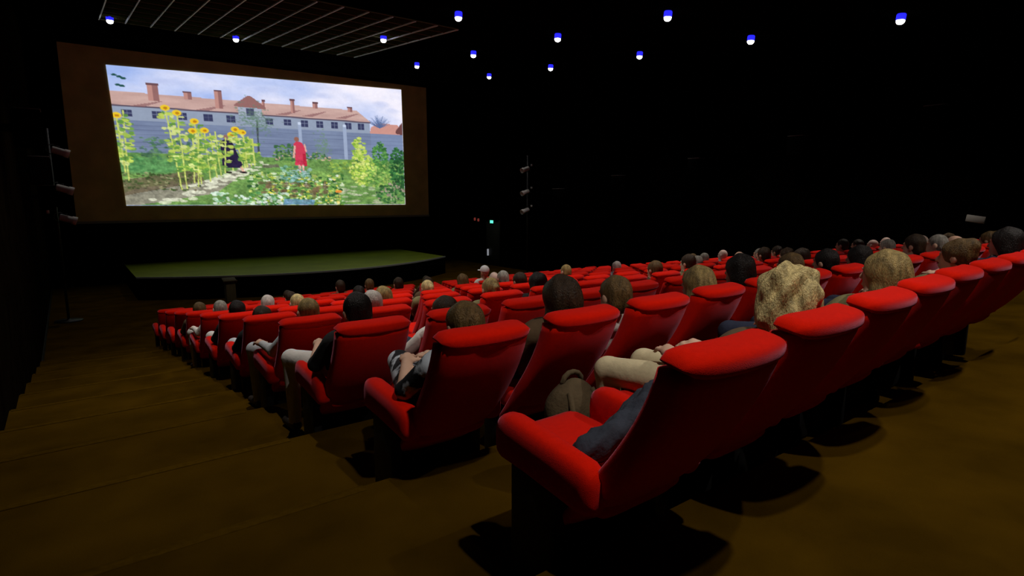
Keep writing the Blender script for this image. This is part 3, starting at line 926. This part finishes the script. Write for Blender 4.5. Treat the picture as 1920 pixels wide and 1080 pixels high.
person(3, 0, 'crop', 'darkblond', 'lightgrey', 'lightgrey', 'arms', skin='fair')
person(3, 1, 'short', 'white', 'grey', 'navy', 'lap', dx=-.03)
person(3, 3, 'ponytail', 'darkblond', 'olive', 'navy', 'lap')
person(3, 4, 'bob', 'black', 'black', 'navy', 'lap')
person(3, 7, 'short', 'brown', 'brown', 'navy', 'lap')
person(3, 8, 'short', 'darkbrown', 'olive', 'navy', 'arms', dz=.04)
person(3, 11, 'short', 'darkbrown', 'brown', 'navy', 'lap', dz=.04)
person(3, 12, 'bob', 'darkbrown', 'brown', 'navy', 'lap')
person(3, 15, 'crop', 'darkbrown', 'brown', 'navy', 'lap', dz=.06)
person(3, 16, 'crop', 'darkbrown', 'olive', 'navy', 'lap', dz=.03)
person(3, 17, None, '', 'grey', 'navy', 'lap', skin='pale')
person(3, 18, None, '', 'brown', 'navy', 'lap', skin='pale', dz=.02)
person(4, 0, 'short', 'darkbrown', 'black', 'lightgrey', 'short', dz=-.06)
person(4, 2, 'bob', 'darkblond', 'olive', 'navy', 'lap')
person(4, 5, 'short', 'darkbrown', 'black', 'navy', 'lap')
person(4, 11, 'crop', 'grey', 'grey', 'navy', 'lap')
person(4, 13, 'fringe', 'grey', 'brown', 'navy', 'lap')
person(4, 14, 'crop', 'grey', 'grey', 'navy', 'lap', dz=.02)
person(4, 15, 'short', 'darkbrown', 'olive', 'navy', 'lap', dz=.03)
person(5, 0, 'short', 'black', 'black', 'white', 'short', dz=-.01)
person(5, 1, 'crop', 'blond', 'lightgrey', 'navy', 'lap')
person(5, 4, 'ponytail', 'blond', 'olive', 'navy', 'lap', dx=-.08)
person(5, 6, 'short', 'grey', 'grey', 'navy', 'lap', dz=.03)
person(5, 8, 'crop', 'darkblond', 'olive', 'navy', 'arms', dz=.04)
person(5, 14, 'crop', 'grey', 'grey', 'navy', 'lap', dz=.02)
person(5, 15, None, '', 'grey', 'navy', 'lap', dz=.05, skin='pale')
person(6, 0, 'crop', 'grey', 'white', 'white', 'arms', skin='pale')
person(6, 1, 'short', 'white', 'white', 'navy', 'lap', skin='pale')
person(6, 3, 'short', 'black', 'black', 'navy', 'lap')
person(6, 5, 'short', 'darkbrown', 'brown', 'navy', 'lap', dz=.03)
person(6, 6, 'bob', 'brown', 'olive', 'navy', 'lap', dz=.03)
person(6, 7, None, '', 'grey', 'navy', 'lap', skin='pale', dz=.02)
person(6, 12, 'short', 'white', 'grey', 'navy', 'lap', skin='pale')
person(6, 16, 'crop', 'brown', 'grey', 'navy', 'lap', dz=.02)
person(7, 0, 'short', 'brown', 'brown', 'navy', 'lap', dz=-.02)
person(7, 2, 'short', 'darkbrown', 'brown', 'navy', 'lap')
person(7, 5, 'short', 'darkbrown', 'black', 'navy', 'lap', dz=.06)
person(7, 8, 'cap', '', 'white', 'navy', 'lap', dz=.13, skin='tan', label='person in a white cap rising above the far seat rows')
person(8, 4, 'short', 'darkbrown', 'brown', 'navy', 'lap', dz=.10)
person(8, 5, 'short', 'brown', 'brown', 'navy', 'lap', dz=.08)
person(9, 3, 'short', 'darkbrown', 'brown', 'navy', 'lap')
person(10, 9, 'short', 'darkbrown', 'brown', 'navy', 'lap', dz=.03)

# ================================================================== SMALL THINGS
# navy jacket thrown over the nearest seat
x0, y0, z0 = seat_pos(0, 0)
def jacket_roll(pts, ry, rz_, seed, n=24):
    rr = []
    P = [Vector(p) for p in pts]
    m = 22
    for q in range(m):
        t = q / (m - 1) * (len(P) - 1)
        a = min(int(t), len(P) - 2); u_ = t - a
        p0, p1, p2, p3 = P[max(a - 1, 0)], P[a], P[a + 1], P[min(a + 2, len(P) - 1)]
        c = 0.5 * ((2 * p1) + (p2 - p0) * u_ + (2 * p0 - 5 * p1 + 4 * p2 - p3) * u_ ** 2 + (3 * p1 - p0 - 3 * p2 + p3) * u_ ** 3)
        e = (1 - abs(2 * q / (m - 1) - 1) ** 8) ** .5 * .9 + .1
        loop = []
        for j_, (y_, z_) in enumerate(sq_loop(ry * e, rz_ * e, n, 2.6)):
            w_ = 1 + 0.10 * math.sin(j_ * 1.3 + q * .9 + seed) + 0.08 * math.sin(q * 1.7 - j_ * .5)
            loop.append((c.x, c.y + y_ * w_ + .35 * z_ * -1 * .8, c.z + z_ * w_))
        rr.append(loop)
    return rr
jk = tag(link('jacket', loft('jacket', jacket_roll([(-.165, .455, .505), (-.06, .445, .53), (.05, .43, .57), (.14, .42, .63), (.215, .42, .675)], .050, .060, 1.0)), M['jacket']),
         'crumpled navy jacket lying on the empty aisle chair nearest camera', 'jacket')
jk.location = (x0, y0, z0)
sleeve = link('sleeve', loft('sleeve', jacket_roll([(.205, .48, .65), (.14, .50, .59), (.04, .51, .525), (-.08, .505, .500), (-.15, .49, .498)], .030, .028, 2.2)), M['jacket'], jk)
link('cuff', tube('cuff', [(-.145, .49, .50), (-.180, .48, .503)], [.030, .029], 14), M['jacket'], sleeve)

# brown backpack on the floor in front of the second seat
x1, y1, z1 = seat_pos(1, 1)
bagF = Field((-.22, -.16, -.02), (.22, .16, .62), 0.008)
bagF.ell((0, 0, .20), (.165, .115, .20), 0, .04); bagF.ell((0, .01, .36), (.14, .10, .13), 0, .06); bagF.ell((0, -.075, .16), (.12, .06, .12), 0, .02)
bagF.ell((0, 0, -.06), (.3, .3, .065), 0, .01, sub=True)
bme, _, bv = bagF.mesh('backpack')
bpos = bv + np.stack([0.012 * fbm(bv, 30, 9), 0.012 * fbm(bv, 28, 10), 0.006 * fbm(bv, 30, 12)], 1)
bme.vertices.foreach_set('co', bpos.astype(np.float32).ravel()); bme.shade_smooth()
bag = tag(link('backpack', bme, M['bag']), 'brown canvas backpack standing on floor behind the second row', 'backpack')
bag.location = (x1 - .20, y1 - 0.12, floor_z(0))
link('carry_handle', tube('carry_handle', [(-.05, .02, .45), (-.052, .02, .48), (-.04, .02, .505), (-.015, .02, .52), (.015, .02, .522), (.045, .02, .512), (.065, .02, .49), (.07, .02, .45)], .013, 12), M['bag'], bag)
link('pocket_flap', box_mesh('pocket_flap', -.10, .10, -.158, -.12, .20, .29, .012, 2), M['bag'], bag)
for sg in (-1, 1):
    link('strap', tube('strap', [(sg * .07, -.05, .45), (sg * .09, -.10, .36), (sg * .10, -.13, .22), (sg * .09, -.12, .08)], .014, 8), M['bag'], bag)

# surround loudspeakers on both side walls, following the slope of the floor
cab = box_mesh('cabinet', -0.16, 0.16, -0.21, 0.21, -0.50, 0.0, 0.02, 2)
gril = box_mesh('grille', 0.16, 0.172, -0.19, 0.19, -0.48, -0.03, 0.004, 1)
arm_ = box_mesh('wall_bracket', -0.30, -0.15, -0.05, 0.05, -0.30, -0.20, 0.006, 1)
lit_top_me = box_mesh('lit_top', -0.15, 0.165, -0.20, 0.20, -0.004, 0.012, 0.004, 1)
def wall_speaker(side, y, idx):
    z = 3.3 - 0.133 * (y - 4.95)
    x = WALL_L + 0.30 if side < 0 else WALL_R - 0.30
    e = empty('wall_speaker', (x, y, z), 0 if side < 0 else math.pi)
    near = ['nearest', 'second', 'third', 'fourth', 'farthest'][idx] if side > 0 else ['out-of-view first', 'nearest', 'middle', 'farthest'][idx]
    tag(e, f'dark box loudspeaker high on the {"left" if side < 0 else "right"} wall, {near} one', 'loudspeaker', 'surround loudspeakers on the walls')
    cbt = link('cabinet', cab, M['speaker'], e)
    link('grille', gril, M['grille'], cbt)
    link('lit_top', lit_top_me, M['lit_top'], cbt)
    link('wall_bracket', arm_, M['black'], e)
for idx, y in enumerate((4.95, 7.95, 11.0, 14.1, 17.2)): wall_speaker(1, y, idx)
for idx, y in enumerate((10.7, 14.1, 17.6)): wall_speaker(-1, y, idx + 1)

# lighting booms left and right before the stage: pole with three lamp heads
headp = [(0.02, 0.0), (0.075, 0.0), (0.085, 0.02), (0.085, 0.24), (0.10, 0.26), (0.10, 0.36), (0.092, 0.36), (0.085, 0.27), (0.02, 0.26)]
head_me = lathe('lamp_head', headp, 18)
yoke_me = tube('yoke', [(-.11, 0, .14), (-.12, 0, .0), (-.06, 0, -.10), (.06, 0, -.10), (.12, 0, .0), (.11, 0, .14)], .010, 8)
hook_me = box_mesh('clamp', -.03, .03, -.03, .03, -.03, .05, .006, 1)
pole_me = tube('pole', [(0, 0, 0.03), (0, 0, 4.75)], .03, 12)
foot_me = lathe('base_plate', [(.02, 0), (.30, 0), (.30, .025), (.05, .035), (.03, .06)], 20)
def boom(x, y, ry, side):
    e = empty('lamp_boom', (x, y, FRONT_Z))
    tag(e, f'tall pole with three pale spotlight heads beside the {side} wall before the stage', 'lighting stand', 'spotlight poles before the stage')
    link('pole', pole_me, M['steel'], e); link('base_plate', foot_me, M['steel'], e)
    for z in (4.25, 3.35, 2.62):
        hd = link('lamp_head', head_me, M['white_metal'], e, (ry * 0.05, -0.12, z), (0, ry * math.radians(108), 0))
        link('yoke', yoke_me, M['steel'], hd)
        link('clamp', hook_me, M['white_metal'], e, (-ry * 0.16, -0.06, z + 0.12))
boom(WALL_L + 0.42, 18.4, 1, 'left')
boom(14.95, 18.8, -1, 'right')

# exit door in the right wall with its lit sign
dx_, dy_ = WALL_R - 0.03, 22.0
door = struct(link('door_1', box_mesh('door_1', dx_ - 0.02, dx_ + 0.03, dy_ - .5, dy_ + .5, FRONT_Z, FRONT_Z + 2.0, .008, 1), M['door']))
link('door_handle', box_mesh('door_handle', dx_ - .09, dx_ - .02, dy_ + .28, dy_ + .34, FRONT_Z + .44, FRONT_Z + .74, .01, 1), M['glowing_strip'], door)
link('door_frame', box_mesh('door_frame', dx_ - .03, dx_ + .03, dy_ - .58, dy_ - .5, FRONT_Z, FRONT_Z + 2.08, .006, 1), M['black'], door)
ex = empty('exit_sign', (dx_ - .05, dy_, FRONT_Z + 2.0))
tag(ex, 'small glowing green exit light above the side door', 'exit sign')
link('sign_case', box_mesh('sign_case', 0.0, .07, -.15, .15, -.085, .085, .01, 1), M['black'], ex)
link('sign_face', box_mesh('sign_face', -.012, 0.0, -.125, .125, -.065, .065, .006, 1), M['exit'], ex)
for q, (yy, zz) in enumerate(((23.4, -.02), (23.1, -.05))):
    pl = empty('pilot_lamp', (WALL_R - .04, yy, EYE - 1.0 + zz))
    tag(pl, f'tiny dim red pilot lamp on the wall near the exit door, {("left", "right")[q]} of the two', 'pilot lamp', 'red pilot lamps')
    link('socket', box_mesh('socket', -.01, .04, -.06, .06, -.10, .10, .01, 1), M['black'], pl)
    link('bulb', lathe('bulb', [(.01, -.07), (.045, -.06), (.05, 0), (.045, .06), (.01, .07)], 12), M['red_led'], pl, (-.03, 0, 0))

# pale plate on the right wall above the seats
pp = empty('wall_plate', (WALL_R - .01, 4.1, EYE - .46))
tag(pp, 'pale tilted plate on the dark right wall above the audience', 'wall plate')
link('panel', box_mesh('panel', -.05, -.02, -.17, .17, -.075, .075, .01, 1), M['plate'], pp, None, (math.radians(8), 0, 0))
link('bracket', box_mesh('bracket', -.02, .01, -.05, .05, -.05, .05), M['black'], pp)

# lectern on the floor below the stage
lc = empty('lectern', (3.05, 15.6, FRONT_Z))
tag(lc, 'dim tan wooden lectern on the floor before the stage', 'lectern')
link('column', box_mesh('column', -.11, .11, -.11, .11, .05, 1.02, .015, 2), M['wood'], lc)
link('foot', box_mesh('foot', -.18, .18, -.18, .18, 0, .05, .01, 1), M['wood'], lc)
tp = link('top', box_mesh('top', -.15, .15, -.14, .16, -.02, .02, .008, 1), M['wood'], lc, (0, 0, 1.08), (math.radians(14), 0, 0))
link('paper_ledge', box_mesh('paper_ledge', -.15, .15, -.15, -.13, .015, .05, .004, 1), M['wood'], tp)
